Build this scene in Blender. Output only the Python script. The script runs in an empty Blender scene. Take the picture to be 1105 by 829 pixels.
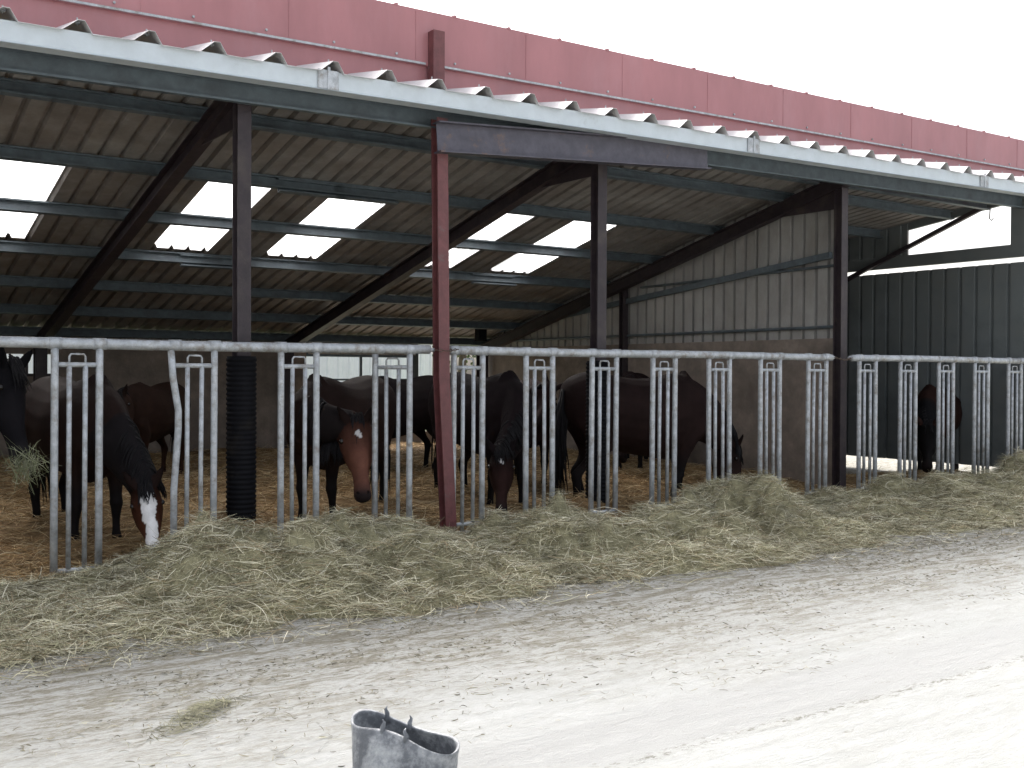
import bpy, math, random
import numpy as np
from mathutils import Vector, Matrix, noise as mnoise
random.seed(7); rng = np.random.default_rng(7)
R = math.radians
scene = bpy.context.scene
# ------------------------------------------------------------ camera
YAW, PITCH, ROLL, FPX = 34.583, -0.587, 0.264, 1159.8
cd = bpy.data.cameras.new('camera'); cam = bpy.data.objects.new('camera', cd)
scene.collection.objects.link(cam); scene.camera = cam
cd.sensor_width = 36.0; cd.lens = FPX / 1105 * 36.0; cd.clip_end = 2000; cd.clip_start = 0.05
EYE = Vector((0, 0, 1.5)); cam.location = EYE
_y, _p = R(YAW), R(PITCH)
FW = Vector((math.sin(_y) * math.cos(_p), math.cos(_y) * math.cos(_p), math.sin(_p)))
RT = Vector((math.cos(_y), -math.sin(_y), 0)); UP = RT.cross(FW)
_r = R(ROLL)
r2 = RT * math.cos(_r) - UP * math.sin(_r) * -1 * -1   # image x axis
RTc = RT * math.cos(_r) + UP * math.sin(_r); UPc = UP * math.cos(_r) - RT * math.sin(_r)
m = Matrix((RTc, UPc, -FW)).transposed()
cam.rotation_euler = m.to_euler()
# ------------------------------------------------------------ world, sun, exposure
SUN_EL, SUN_AZ = 50, 12          # overcast, brightest above and behind the barn
w = bpy.data.worlds.new('World'); scene.world = w; w.use_nodes = True
wn, wl = w.node_tree.nodes, w.node_tree.links; wn.clear()
sky = wn.new('ShaderNodeTexSky'); sky.sky_type = 'NISHITA'; sky.sun_disc = False
sky.sun_elevation = R(SUN_EL); sky.sun_rotation = R(SUN_AZ); sky.air_density = 1.0; sky.dust_density = 6.0; sky.ozone_density = 1.0
hs = wn.new('ShaderNodeHueSaturation'); hs.inputs['Saturation'].default_value = 0.35
bg = wn.new('ShaderNodeBackground'); bg.inputs['Strength'].default_value = 0.15
wo = wn.new('ShaderNodeOutputWorld')
wl.new(sky.outputs[0], hs.inputs['Color']); wl.new(hs.outputs[0], bg.inputs[0]); wl.new(bg.outputs[0], wo.inputs[0])
sd = bpy.data.lights.new('sun', 'SUN'); sd.energy = 1.3; sd.angle = R(22); sd.color = (1, .97, .93)
so = bpy.data.objects.new('sun', sd); scene.collection.objects.link(so)
sdir = Vector((math.sin(R(SUN_AZ)) * math.cos(R(SUN_EL)), math.cos(R(SUN_AZ)) * math.cos(R(SUN_EL)), math.sin(R(SUN_EL))))
so.rotation_euler = sdir.to_track_quat('Z', 'Y').to_euler()
vs = scene.view_settings; vs.view_transform = 'Standard'; vs.look = 'None'; vs.gamma = 1; vs.use_curve_mapping = False
vs.exposure = 1.47
scene.render.engine = 'CYCLES'
scene.cycles.max_bounces = 8; scene.cycles.diffuse_bounces = 5; scene.cycles.transparent_max_bounces = 12
# ------------------------------------------------------------ ray helpers (used for measuring where things stand)
def ray(x, y):
    a, b = x - 552.5, y - 414.5
    return FW * FPX + RTc * a - UPc * b
def at_y(x, y, Y):
    d = ray(x, y); return EYE + d * (Y / d.y)
# ------------------------------------------------------------ materials
def mat(name, col, rough=.7, metal=0, n_scale=6, n_amt=.25, bump=0, b_scale=60, attr=None, spec=.5, stretch=(1, 1, 1), dirt=None, dirt_scale=2.5, dirt_lo=.5, dirt_hi=.7, sheen=0):
    m = bpy.data.materials.new(name); m.use_nodes = True
    n, l = m.node_tree.nodes, m.node_tree.links; b = n['Principled BSDF']
    b.inputs['Roughness'].default_value = rough; b.inputs['Metallic'].default_value = metal
    b.inputs['Specular IOR Level'].default_value = spec
    if sheen: b.inputs['Sheen Weight'].default_value = sheen
    tc = n.new('ShaderNodeTexCoord'); mp = n.new('ShaderNodeMapping'); mp.inputs['Scale'].default_value = stretch
    l.new(tc.outputs['Object'], mp.inputs[0])
    nt = n.new('ShaderNodeTexNoise'); nt.inputs['Scale'].default_value = n_scale; nt.inputs['Detail'].default_value = 8; nt.inputs['Roughness'].default_value = .65
    l.new(mp.outputs[0], nt.inputs['Vector'])
    mr = n.new('ShaderNodeMapRange'); mr.inputs[1].default_value = .3; mr.inputs[2].default_value = .7
    mr.inputs[3].default_value = 1 - n_amt; mr.inputs[4].default_value = 1 + n_amt
    l.new(nt.outputs[0], mr.inputs[0])
    mx = n.new('ShaderNodeMix'); mx.data_type = 'RGBA'; mx.blend_type = 'MULTIPLY'; mx.inputs[0].default_value = 1
    if attr:
        at = n.new('ShaderNodeAttribute'); at.attribute_name = attr; l.new(at.outputs['Color'], mx.inputs[6])
    else: mx.inputs[6].default_value = (*col, 1)
    l.new(mr.outputs[0], mx.inputs[7]); out = mx.outputs[2]
    if dirt:
        n2 = n.new('ShaderNodeTexNoise'); n2.inputs['Scale'].default_value = dirt_scale; n2.inputs['Detail'].default_value = 10; n2.inputs['Roughness'].default_value = .7
        l.new(mp.outputs[0], n2.inputs['Vector'])
        m2 = n.new('ShaderNodeMapRange'); m2.inputs[1].default_value = dirt_lo; m2.inputs[2].default_value = dirt_hi
        l.new(n2.outputs[0], m2.inputs[0])
        mm = n.new('ShaderNodeMix'); mm.data_type = 'RGBA'; l.new(m2.outputs[0], mm.inputs[0]); l.new(out, mm.inputs[6]); mm.inputs[7].default_value = (*dirt, 1)
        out = mm.outputs[2]
    l.new(out, b.inputs['Base Color'])
    if bump:
        n3 = n.new('ShaderNodeTexNoise'); n3.inputs['Scale'].default_value = b_scale; n3.inputs['Detail'].default_value = 6; l.new(mp.outputs[0], n3.inputs['Vector'])
        bp = n.new('ShaderNodeBump'); bp.inputs['Strength'].default_value = bump; bp.inputs['Distance'].default_value = .02
        l.new(n3.outputs[0], bp.inputs['Height']); l.new(bp.outputs[0], b.inputs['Normal'])
    return m
M = {}
M['galv'] = mat('galvanised_steel', (.44, .46, .48), .5, .3, 14, .3, .2, 90, dirt=(.22, .19, .155), dirt_scale=11, dirt_lo=.50, dirt_hi=.72)
M['purlin'] = mat('purlin_steel', (.10, .125, .14), .5, .2, 8, .25, dirt=(.055, .06, .065), dirt_scale=3, dirt_lo=.5, dirt_hi=.8)
M['gutter'] = mat('gutter_sheet', (.55, .60, .63), .45, .1, 5, .08, .05, 30, dirt=(.3, .32, .3), dirt_scale=4, dirt_lo=.6, dirt_hi=.85)
M['sheet_top'] = mat('white_ribbed_sheet', (.62, .60, .60), .5, 0, 8, .12, dirt=(.3, .3, .26), dirt_scale=6, dirt_lo=.58, dirt_hi=.8)
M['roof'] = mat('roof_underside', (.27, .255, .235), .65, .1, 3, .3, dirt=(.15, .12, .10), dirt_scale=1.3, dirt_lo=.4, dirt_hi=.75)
M['red_clad'] = mat('red_cladding', (.37, .16, .168), .3, 0, 2, .12, .03, 4, dirt=(.42, .23, .245), dirt_scale=1.2, dirt_lo=.5, dirt_hi=.95, stretch=(1, 1, .35))
M['red_post'] = mat('red_painted_steel', (.135, .045, .046), .5, 0, 12, .25, .12, 60, dirt=(.12, .09, .085), dirt_scale=5, dirt_lo=.6, dirt_hi=.72)
M['dark_steel'] = mat('dark_painted_steel', (.028, .019, .023), .55, 0, 10, .3, .1, 40, dirt=(.055, .042, .038), dirt_scale=4, dirt_lo=.5, dirt_hi=.7)
M['beam'] = mat('grey_beam_steel', (.085, .08, .10), .5, .2, 8, .25, .1, 40, dirt=(.2, .12, .08), dirt_scale=5, dirt_lo=.58, dirt_hi=.75)
M['gable'] = mat('beige_cladding', (.36, .35, .33), .6, 0, 3, .15, dirt=(.22, .20, .175), dirt_scale=1.6, dirt_lo=.45, dirt_hi=.8, stretch=(1, 1, .5))
M['boards'] = mat('brown_boards', (.25, .205, .17), .8, 0, 4, .3, .3, 30, dirt=(.13, .105, .085), dirt_scale=1.4, dirt_lo=.42, dirt_hi=.75)
M['dark_wall'] = mat('dark_green_sheet', (.15, .167, .167), .6, 0, 3, .25, dirt=(.11, .11, .10), dirt_scale=1.5, dirt_lo=.45, dirt_hi=.8)
M['sleeve'] = mat('black_plastic_pipe', (.007, .007, .009), .75, 0, 8, .2, dirt=(.03, .026, .022), dirt_scale=3, dirt_lo=.55, dirt_hi=.8, spec=.12)
M['white_wall'] = mat('white_sheet_wall', (.75, .77, .8), .6, 0, 4, .06)
M['hay'] = mat('hay', (1, 1, 1), .85, 0, 2.6, .34, attr='tint', spec=.2)
M['mound'] = mat('hay_mass', (.31, .285, .175), .9, 0, 9, .5, 1.0, 70, spec=.1)
M['litter_base'] = mat('straw_litter_mass', (.20, .13, .065), .9, 0, 4, .45, .9, 55, spec=.1)
M['coat'] = mat('horse_coat', (1, 1, 1), .75, 0, 5, .3, .25, 190, attr='tint', spec=.07)
M['mane'] = mat('horse_hair', (.009, .008, .009), .65, 0, 20, .3, spec=.15)
M['eye'] = mat('horse_eye', (.01, .007, .005), .08, 0, 5, .1)
M['tub'] = mat('worn_rubber', (.15, .16, .175), .55, 0, 14, .35, .3, 60, dirt=(.42, .43, .43), dirt_scale=7, dirt_lo=.48, dirt_hi=.66)
M['chain'] = mat('rusty_chain', (.12, .09, .07), .6, .5, 30, .3)
M['leaf'] = mat('leaves', (.085, .12, .045), .7, 0, 2, .4, spec=.2)
M['bark'] = mat('bark', (.12, .09, .07), .9, 0, 8, .3)
M['grass'] = mat('grass', (.13, .17, .06), .9, 0, 1.5, .35, .4, 20)
def skylight_mat():
    m = bpy.data.materials.new('translucent_sheet'); m.use_nodes = True; n, l = m.node_tree.nodes, m.node_tree.links; n.clear()
    t = n.new('ShaderNodeBsdfTranslucent'); nt = n.new('ShaderNodeTexNoise'); nt.inputs['Scale'].default_value = 3
    cr = n.new('ShaderNodeMapRange'); cr.inputs[3].default_value = .88; cr.inputs[4].default_value = 1; l.new(nt.outputs[0], cr.inputs[0]); l.new(cr.outputs[0], t.inputs[0])
    p = n.new('ShaderNodeBsdfTransparent'); mx = n.new('ShaderNodeMixShader'); mx.inputs[0].default_value = .55
    o = n.new('ShaderNodeOutputMaterial'); l.new(t.outputs[0], mx.inputs[1]); l.new(p.outputs[0], mx.inputs[2]); l.new(mx.outputs[0], o.inputs[0]); return m
M['sky_sheet'] = skylight_mat()
def ground_mat():
    m = bpy.data.materials.new('pale_concrete_yard'); m.use_nodes = True; n, l = m.node_tree.nodes, m.node_tree.links; b = n['Principled BSDF']
    b.inputs['Roughness'].default_value = .85; b.inputs['Specular IOR Level'].default_value = .3
    tc = n.new('ShaderNodeTexCoord')
    def noise(scale, st, det=8, rough=.65, dist=0):
        mp = n.new('ShaderNodeMapping'); mp.inputs['Scale'].default_value = st; l.new(tc.outputs['Object'], mp.inputs[0])
        t = n.new('ShaderNodeTexNoise'); t.inputs['Scale'].default_value = scale; t.inputs['Detail'].default_value = det; t.inputs['Roughness'].default_value = rough; t.inputs['Distortion'].default_value = dist
        l.new(mp.outputs[0], t.inputs[0]); return t.outputs[0]
    def rngm(s, a, b_, c=0, d=1):
        r = n.new('ShaderNodeMapRange'); r.inputs[1].default_value = a; r.inputs[2].default_value = b_; r.inputs[3].default_value = c; r.inputs[4].default_value = d; l.new(s, r.inputs[0]); return r.outputs[0]
    def math_(op, a, b_):
        r = n.new('ShaderNodeMath'); r.operation = op; r.use_clamp = op != 'ADD'
        for i, v in enumerate((a, b_)):
            if isinstance(v, (int, float)): r.inputs[i].default_value = v
            else: l.new(v, r.inputs[i])
        return r.outputs[0]
    def mixc(f, a, c):
        r = n.new('ShaderNodeMix'); r.data_type = 'RGBA'; l.new(f, r.inputs[0])
        if isinstance(a, tuple): r.inputs[6].default_value = (*a, 1)
        else: l.new(a, r.inputs[6])
        r.inputs[7].default_value = (*c, 1); return r.outputs[2]
    sep = n.new('ShaderNodeSeparateXYZ'); l.new(tc.outputs['Object'], sep.inputs[0])
    # muck trodden out from the feeding strip: dense by the hay, breaking up towards the middle of the yard
    warp = noise(.9, (1, 1, 1), 4)
    yy = math_('ADD', sep.outputs[1], rngm(warp, 0, 1, -1.0, 1.0))
    band = n.new('ShaderNodeMapRange'); band.inputs[1].default_value = 3.7; band.inputs[2].default_value = 5.6; l.new(yy, band.inputs[0])
    band = band.outputs[0]
    streak = noise(7, (.42, 1.6, 1), 13, .82, .5); fine = noise(34, (.5, 1.4, 1), 8, .8)
    s1 = rngm(streak, .485, .54); s2 = rngm(fine, .49, .545)
    dirt = math_('MULTIPLY', math_('ADD', math_('MULTIPLY', s1, .85), math_('MULTIPLY', s2, .6)), math_('ADD', math_('MULTIPLY', band, .88), .12))
    base = mixc(rngm(noise(1.1, (.5, 1.5, 1)), .35, .7), (.47, .475, .46), (.40, .405, .39))
    base = mixc(math_('MULTIPLY', rngm(noise(140, (1, 1, 1), 3), .6, .72), .35), base, (.25, .24, .21))
    col = mixc(math_('MULTIPLY', band, .35), base, (.37, .35, .295))
    col = mixc(dirt, col, (.20, .18, .13))
    ty = math_('ADD', sep.outputs[1], math_('MULTIPLY', sep.outputs[0], -.045)); ty = math_('ADD', ty, rngm(noise(3, (.5, 1, 1), 5), 0, 1, -.06, .06))
    tb = n.new('ShaderNodeMapRange'); tb.inputs[1].default_value = 3.12; tb.inputs[2].default_value = 3.2; l.new(ty, tb.inputs[0])
    tb2 = n.new('ShaderNodeMapRange'); tb2.inputs[1].default_value = 3.75; tb2.inputs[2].default_value = 3.55; l.new(ty, tb2.inputs[0])
    track = math_('MULTIPLY', tb.outputs[0], tb2.outputs[0])
    col = mixc(math_('MULTIPLY', track, .75), col, (.37, .37, .36))
    eg = n.new('ShaderNodeMapRange'); eg.inputs[1].default_value = .06; eg.inputs[2].default_value = .0; ab = n.new('ShaderNodeMath'); ab.operation = 'ABSOLUTE'
    l.new(math_('ADD', ty, -3.14), ab.inputs[0]); l.new(ab.outputs[0], eg.inputs[0])
    col = mixc(math_('MULTIPLY', eg.outputs[0], rngm(noise(22, (.7, 1.4, 1), 6, .8), .5, .6)), col, (.16, .155, .12))
    spots = math_('MULTIPLY', rngm(noise(11, (.5, 1.2, 1), 10, .8), .60, .64), .6)
    col = mixc(spots, col, (.22, .21, .16))
    l.new(col, b.inputs['Base Color'])
    bp = n.new('ShaderNodeBump'); bp.inputs['Strength'].default_value = .8; bp.inputs['Distance'].default_value = .03
    l.new(math_('ADD', streak, math_('MULTIPLY', fine, .4)), bp.inputs['Height']); l.new(bp.outputs[0], b.inputs['Normal'])
    return m
M['yard'] = ground_mat()
# ------------------------------------------------------------ mesh helpers
class MB:
    def __init__(s): s.v = []; s.f = []
    def add(s, vs, fs):
        o = len(s.v); s.v += [Vector(q) for q in vs]; s.f += [tuple(i + o for i in f) for f in fs]; return s
    def box(s, x0, x1, y0, y1, z0, z1):
        return s.add([(x, y, z) for z in (z0, z1) for y in (y0, y1) for x in (x0, x1)], [(0, 2, 3, 1), (4, 5, 7, 6), (0, 1, 5, 4), (2, 6, 7, 3), (0, 4, 6, 2), (1, 3, 7, 5)])
    def sweep(s, pts, prof, up=Vector((0, 0, 1)), closed=True, caps=True):
        """sweep a 2D profile (side, up) along pts"""
        pts = [Vector(p) for p in pts]; rings = []
        for i, p in enumerate(pts):
            d = (pts[min(i + 1, len(pts) - 1)] - pts[max(i - 1, 0)]).normalized()
            sd_ = d.cross(up).normalized(); u = sd_.cross(d)
            rings.append([p + sd_ * a + u * b for a, b in prof])
        n = len(prof); vs_ = [q for r_ in rings for q in r_]; fs = []
        for i in range(len(rings) - 1):
            for j in range(n if closed else n - 1):
                k = (j + 1) % n; fs.append((i * n + j, i * n + k, (i + 1) * n + k, (i + 1) * n + j))
        if caps and closed: fs.append(tuple(range(n))[::-1]); fs.append(tuple((len(rings) - 1) * n + j for j in range(n)))
        return s.add(vs_, fs)
    def tube(s, pts, r, n=10, up=None):
        rs = r if isinstance(r, (list, tuple)) else [r] * len(pts)
        pts = [Vector(p) for p in pts]; d0 = (pts[-1] - pts[0]).normalized()
        if up is None: up = Vector((0, 0, 1)) if abs(d0.z) < .8 else Vector((0, 1, 0))
        vs_ = []; fs = []
        for i, p in enumerate(pts):
            d = (pts[min(i + 1, len(pts) - 1)] - pts[max(i - 1, 0)]).normalized()
            if abs(d.dot(up)) > .97: up = Vector((1, 0, 0)) if abs(d.x) < .5 else Vector((0, 1, 0))
            a = d.cross(up).normalized(); b = a.cross(d)
            for j in range(n):
                t = 2 * math.pi * j / n; vs_.append(p + (a * math.cos(t) + b * math.sin(t)) * rs[i])
        for i in range(len(pts) - 1):
            for j in range(n):
                k = (j + 1) % n; fs.append((i * n + j, i * n + k, (i + 1) * n + k, (i + 1) * n + j))
        fs.append(tuple(range(n))[::-1]); fs.append(tuple((len(pts) - 1) * n + j for j in range(n)))
        return s.add(vs_, fs)
def origin(o):
    p = Vector((0, 0, 0))
    while o: p += o.location; o = o.parent
    return p
def obj(name, mb, material, parent=None, smooth=False, loc=None):
    me = bpy.data.meshes.new(name)
    o = bpy.data.objects.new(name, me); scene.collection.objects.link(o)
    if parent: base = origin(parent); o.parent = parent
    elif loc is not None: base = Vector(loc); o.location = base
    else: base = Vector((0, 0, 0))
    me.from_pydata([v - base for v in mb.v], [], mb.f); me.materials.append(material)
    if smooth: me.polygons.foreach_set('use_smooth', [True] * len(me.polygons))
    me.update(); return o
def empty(name, loc, label, cat, group=None):
    o = bpy.data.objects.new(name, None); scene.collection.objects.link(o); o.location = loc; o.empty_display_size = .2
    tag(o, label, cat, group); return o
def tag(o, label=None, cat=None, group=None, kind=None):
    if label: o['label'] = label
    if cat: o['category'] = cat
    if group: o['group'] = group
    if kind: o['kind'] = kind
    return o
def i_prof(w, h, tf=.012, tw=.01):
    a, b = w / 2, h / 2
    return [(-a, -b), (a, -b), (a, -b + tf), (tw / 2, -b + tf), (tw / 2, b - tf), (a, b - tf), (a, b), (-a, b), (-a, b - tf), (-tw / 2, b - tf), (-tw / 2, -b + tf), (-a, -b + tf)]
def c_prof(h, w=.06, t=.006, lip=.018):     # opens to +side
    b = h / 2
    return [(0, -b), (w, -b), (w, -b + lip), (w - t, -b + lip), (w - t, -b + t), (t, -b + t), (t, b - t), (w - t, b - t), (w - t, b - lip), (w, b - lip), (w, b), (0, b)]
def corr(x0, x1, pitch, depth, crest=.3, slope=.12, sl=None):
    sl = sl or slope
    """trapezoid profile points (x, h) between x0 and x1"""
    k0 = math.floor(x0 / pitch); pts = []
    k = k0
    while k * pitch < x1 + pitch:
        b = k * pitch
        for fx, h in ((0, 0), (1 - crest - sl - slope, 0), (1 - crest - slope, depth), (1 - slope, depth)): pts.append((b + fx * pitch, h))
        k += 1
    out = []
    def hh(x):
        for (a, ha), (b, hb) in zip(pts, pts[1:]):
            if a <= x <= b: return ha + (hb - ha) * (x - a) / max(b - a, 1e-6)
        return 0
    out.append((x0, hh(x0))); out += [p for p in pts if x0 + 1e-4 < p[0] < x1 - 1e-4]; out.append((x1, hh(x1)))
    return out
ROOF = lambda Y: 4.0 - .2415 * (Y - 8.5)          # main pen
ROOF2 = lambda Y: 3.98 - .125 * (Y - 8.5)         # side pen, laid flatter
XS = 10.95
# ------------------------------------------------------------ ground
g = MB(); g.add([(-400, -400, 0), (400, -400, 0), (400, 400, 0), (-400, 400, 0)], [(0, 1, 2, 3)])
tag(obj('ground', g, M['yard']), kind='structure')
fd = MB(); fd.add([(-60, 19.5, .006), (200, 19.5, .006), (200, 300, .006), (-60, 300, .006)], [(0, 1, 2, 3)])
tag(obj('meadow', fd, M['grass']), kind='structure')
# ------------------------------------------------------------ barn
barn = empty('barn', (6, 12, 0), 'open fronted horse barn with ribbed roof, skylights and red metal fascia', 'barn')
X0, X1, YR = -4.3, 14.45, 16.6
SK = [(-2.2, -1.5), (-.8, -.1), (.25, .95), (1.65, 2.35), (3.74, 4.42), (5.15, 5.85), (7.2, 7.9), (8.56, 9.25)]
SY0, SY1 = 10.80, 13.0
def roof_patch(mb, x0, x1, y0, y1, dz=.07, RF=ROOF):
    pr = corr(x0, x1, .2, .045, .14, .09)
    n = len(pr); vs_ = [(x, y, RF(y) + dz + h) for y in (y0, y1) for x, h in pr]
    mb.add(vs_, [(j, j + 1, n + j + 1, n + j) for j in range(n - 1)])
rf = MB(); roof_patch(rf, X0, XS, 8.74, SY0); roof_patch(rf, X0, XS, SY1, YR + .25)
xs = [X0]
for a, b in SK: roof_patch(rf, xs[-1], a, SY0, SY1); xs.append(b)
roof_patch(rf, xs[-1], XS, SY0, SY1)
roof_o = obj('roof', rf, M['roof'], barn)
rf = MB(); roof_patch(rf, XS, X1 + .03, 8.74, YR + .25, RF=ROOF2); obj('side_roof', rf, M['roof'], barn)
for a, b in SK:
    s_ = MB(); roof_patch(s_, a, b, SY0, SY1, .066); obj('skylight', s_, M['sky_sheet'], roof_o)
# purlins
PY = [8.85, 9.42, 10.65, 11.88, 13.1, 14.3, 15.45, 16.5]
for i, y in enumerate(PY):
    p = MB(); z = ROOF(y) - .015
    p.sweep([(X0, y, z), (XS - .04, y, z)], c_prof(.125), up=Vector((0, .235, .97)))
    if i in (2, 4):   # overlapping splice pieces
        for xa in ((4.35, 5.0) if i == 2 else (4.1, 8.3)):
            p.sweep([(xa, y - .008, z - .03), (xa + .75, y - .008, z - .03)], c_prof(.145), up=Vector((0, .235, .97)))
    obj('purlin', p, M['purlin'], barn)
    p = MB(); z = ROOF2(y) - .015; p.sweep([(XS + .04, y, z), (X1 - .1, y, z)], c_prof(.125), up=Vector((0, .124, .99))); obj('purlin', p, M['purlin'], barn)
# rafters, columns, rear columns
for i, x in enumerate((-.55, 3.17, 6.92, 10.7)):
    r_ = MB(); ys, ye = 8.42, YR - .05
    r_.sweep([(x, ys, ROOF(ys) - .155), (x, ye, ROOF(ye) - .155)], i_prof(.12, .17), up=Vector((0, 0, 1)))
    # haunch plate at the column
    r_.add([(x - .006, 8.6, ROOF(8.6) - .24), (x - .006, 9.5, ROOF(9.5) - .24), (x - .006, 8.6, ROOF(8.6) - .46), (x + .006, 8.6, ROOF(8.6) - .24), (x + .006, 9.5, ROOF(9.5) - .24), (x + .006, 8.6, ROOF(8.6) - .46)], [(0, 1, 2), (3, 5, 4), (0, 3, 4, 1), (1, 4, 5, 2), (2, 5, 3, 0)])
    obj('rafter', r_, M['dark_steel'], barn)
    c = MB(); c.sweep([(x, 8.5, -.02), (x, 8.5, ROOF(8.5) - .24)], i_prof(.115, .12, .012, .01), up=Vector((0, 1, 0)))
    c.box(x - .14, x + .14, 8.36, 8.64, 0, .02)
    col_o = obj('column', c, M['dark_steel'], barn)
    if i in (1, 2):
        s_ = MB(); pts = []; rr = []; z = .03
        while z < 1.62:
            pts += [(x, 8.5, z), (x, 8.5, z + .018)]; rr += [.122, .122]; pts += [(x, 8.5, z + .022), (x, 8.5, z + .036)]; rr += [.115, .115]; z += .04
        s_.tube(pts, rr, 20); obj('pipe_sleeve', s_, M['sleeve'], col_o, True)
    c = MB(); c.sweep([(x, YR - .12, 0), (x, YR - .12, ROOF(YR) - .2)], i_prof(.16, .16), up=Vector((0, 1, 0))); obj('rear_column', c, M['dark_steel'], barn)
# red front post (bent near its foot) and the short beam it carries
c = MB(); c.sweep([(4.99, 8.22, 0), (4.975, 8.22, .25), (4.905, 8.22, 1.45), (4.885, 8.24, 3.75)], i_prof(.108, .11, .012, .012), up=Vector((0, 1, 0)))
obj('front_post', c, M['red_post'], barn)
c = MB(); c.sweep([(4.80, 8.14, 3.56), (8.08, 8.14, 3.775)], i_prof(.12, .27, .014, .01)); obj('lintel_beam', c, M['beam'], barn)
# gutter, front purlin and lean edge sheets
GZ = lambda x: 3.885 + .0162 * (x - 1.28)
XG = 18.5
gt = MB(); t = .004
prof = [(0, 0), (0, -.14), (.02, -.155), (-.12, -.155), (-.12, -.02), (-.116, -.02), (-.116, -.151), (0.016, -.151), (-.004, -.138), (-.004, 0)]
xa, xb = X0, XG
v = []
for x in (xa, xb):
    z = GZ(x)
    v += [(x, 8.0 - a if a >= 0 else 8.0 - a, z + b) for a, b in prof]
n = len(prof); gt.add(v, [(j, (j + 1) % n, n + (j + 1) % n, n + j) for j in range(n)] + [tuple(range(n)), tuple(range(n, 2 * n))[::-1]])
gut = obj('gutter', gt, M['gutter'], barn)
for x in (3.7, 8.62, 12.9):
    b_ = MB(); z = GZ(x); b_.box(x - .09, x + .09, 7.985, 7.998, z - .145, z + .006); b_.box(x - .012, x + .012, 7.978, 7.9845, z - .15, z + .03); obj('gutter_joint', b_, M['galv'], gut)
p = MB(); p.sweep([(X0, 8.34, GZ(X0) - .19), (XG, 8.34, GZ(XG) - .19)], c_prof(.16))
obj('front_purlin', p, M['purlin'], barn)
st = MB(); pr = corr(X0, XG, .487, .088, .09, .11, .22); n = len(pr); v = []
for y in (7.96, 8.69):
    v += [(x - .07, y, GZ(x) - .012 + .18 * (y - 7.96) + h + .004 * math.sin(x * 9)) for x, h in pr]
v += [(x, y, z - .003) for x, y, z in v]
N2 = 2 * n
st.add(v, [(j, j + 1, n + j + 1, n + j) for j in range(n - 1)] + [(N2 + j, N2 + n + j, N2 + n + j + 1, N2 + j + 1) for j in range(n - 1)] + [(j, N2 + j, N2 + j + 1, j + 1) for j in range(n - 1)])
st_o = obj('edge_sheet', st, M['sheet_top'], barn)
k = math.floor(X0 / .487)
while k * .487 < XG:
    x = k * .487 + .487 * .845 - .07; z = GZ(x) + .07 + .18 * .12
    hb = MB(); hb.tube([(x, 8.1, z - .02), (x, 8.1, z + .035)], .006, 6); hb.box(x - .016, x + .016, 8.085, 8.115, z - .012, z + .002); k += 1
    obj('hook_bolt', hb, M['galv'], st_o)
# rib end closures (the grey hollow ends)
# red metal fascia: lower band, overlapping upper band, trim, seams and fixings
TR = lambda x: 4.33 + .0128 * (x - 1.9); TP = lambda x: 4.84 + .0065 * (x - 4.4)
fa = MB()
for (f0, f1, y0, y1) in ((lambda x: 4.0, TR, 8.7, 8.73), (lambda x: TR(x) - .03, TP, 8.665, 8.698)):
    fa.add([(X0, y0, f0(X0)), (XG, y0, f0(XG)), (XG, y0, f1(XG)), (X0, y0, f1(X0)), (X0, y1, f0(X0)), (XG, y1, f0(XG)), (XG, y1, f1(XG)), (X0, y1, f1(X0))], [(0, 1, 2, 3), (7, 6, 5, 4), (0, 4, 5, 1), (3, 2, 6, 7), (0, 3, 7, 4), (1, 5, 6, 2)])
fas = obj('red_fascia', fa, M['red_clad'], barn)
tr = MB(); x = X0
for a, b in ((X0, 4.98), (5.16, XG)):
    tr.sweep([(a, 8.655, TR(a) - .02), (b, 8.655, TR(b) - .02)], [(-.009, -.009), (.009, -.009), (.009, .009), (-.009, .009)])
obj('trim_rail', tr, M['galv'], fas)
x = X0 + .3; i = 0
while x < XG:
    z = TR(x) + .03; fx = MB(); fx.tube([(x, 8.667, z), (x, 8.65, z)], .011, 6); obj('screw', fx, M['galv'], fas)
    z = TP(x); fx = MB(); fx.box(x - .015, x + .015, 8.657, 8.7, z - .01, z + .014); obj('top_clip', fx, M['red_clad'], fas)
    if i % 2 == 0:
        fx = MB(); fx.box(x + .2, x + .207, 8.661, 8.6645, TR(x) + .01, TP(x) - .02); obj('seam', fx, M['red_clad'], fas)
    x += .62; i += 1
sp = MB(); sp.box(5.01, 5.13, 8.56, 8.66, 4.05, 4.65); obj('fascia_stub_post', sp, M['red_post'], fas)
# gable wall between the main pen and the side pen
def wall_corr(name, X, y0, y1, zb, zt, m_, pitch=.2, depth=.035, par=barn, sgn=-1):
    mb = MB(); pr = corr(y0, y1, pitch, depth * 1.5, .76, .035); n = len(pr)
    v = [(X + sgn * h, y, zb(y)) for y, h in pr] + [(X + sgn * h, y, zt(y)) for y, h in pr]
    v2 = [(x + .004, y, z) for x, y, z in v]
    mb.add(v, [(j, j + 1, n + j + 1, n + j) for j in range(n - 1)]); mb.add(v2, [(j + 1, j, n + j, n + j + 1) for j in range(n - 1)])
    return obj(name, mb, m_, par)
wall_corr('gable_cladding', 10.93, 8.62, YR, lambda y: 1.93, lambda y: ROOF2(y) + .05, M['gable'])
b_ = MB(); b_.box(10.86, 10.96, 8.62, YR, 0, 1.95)
for k in range(1, 10): b_.box(10.852, 10.8595, 8.62, YR, k * .2 - .004, k * .2 + .004) if False else None
gb = obj('lower_wall', b_, M['boards'], barn)
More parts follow.
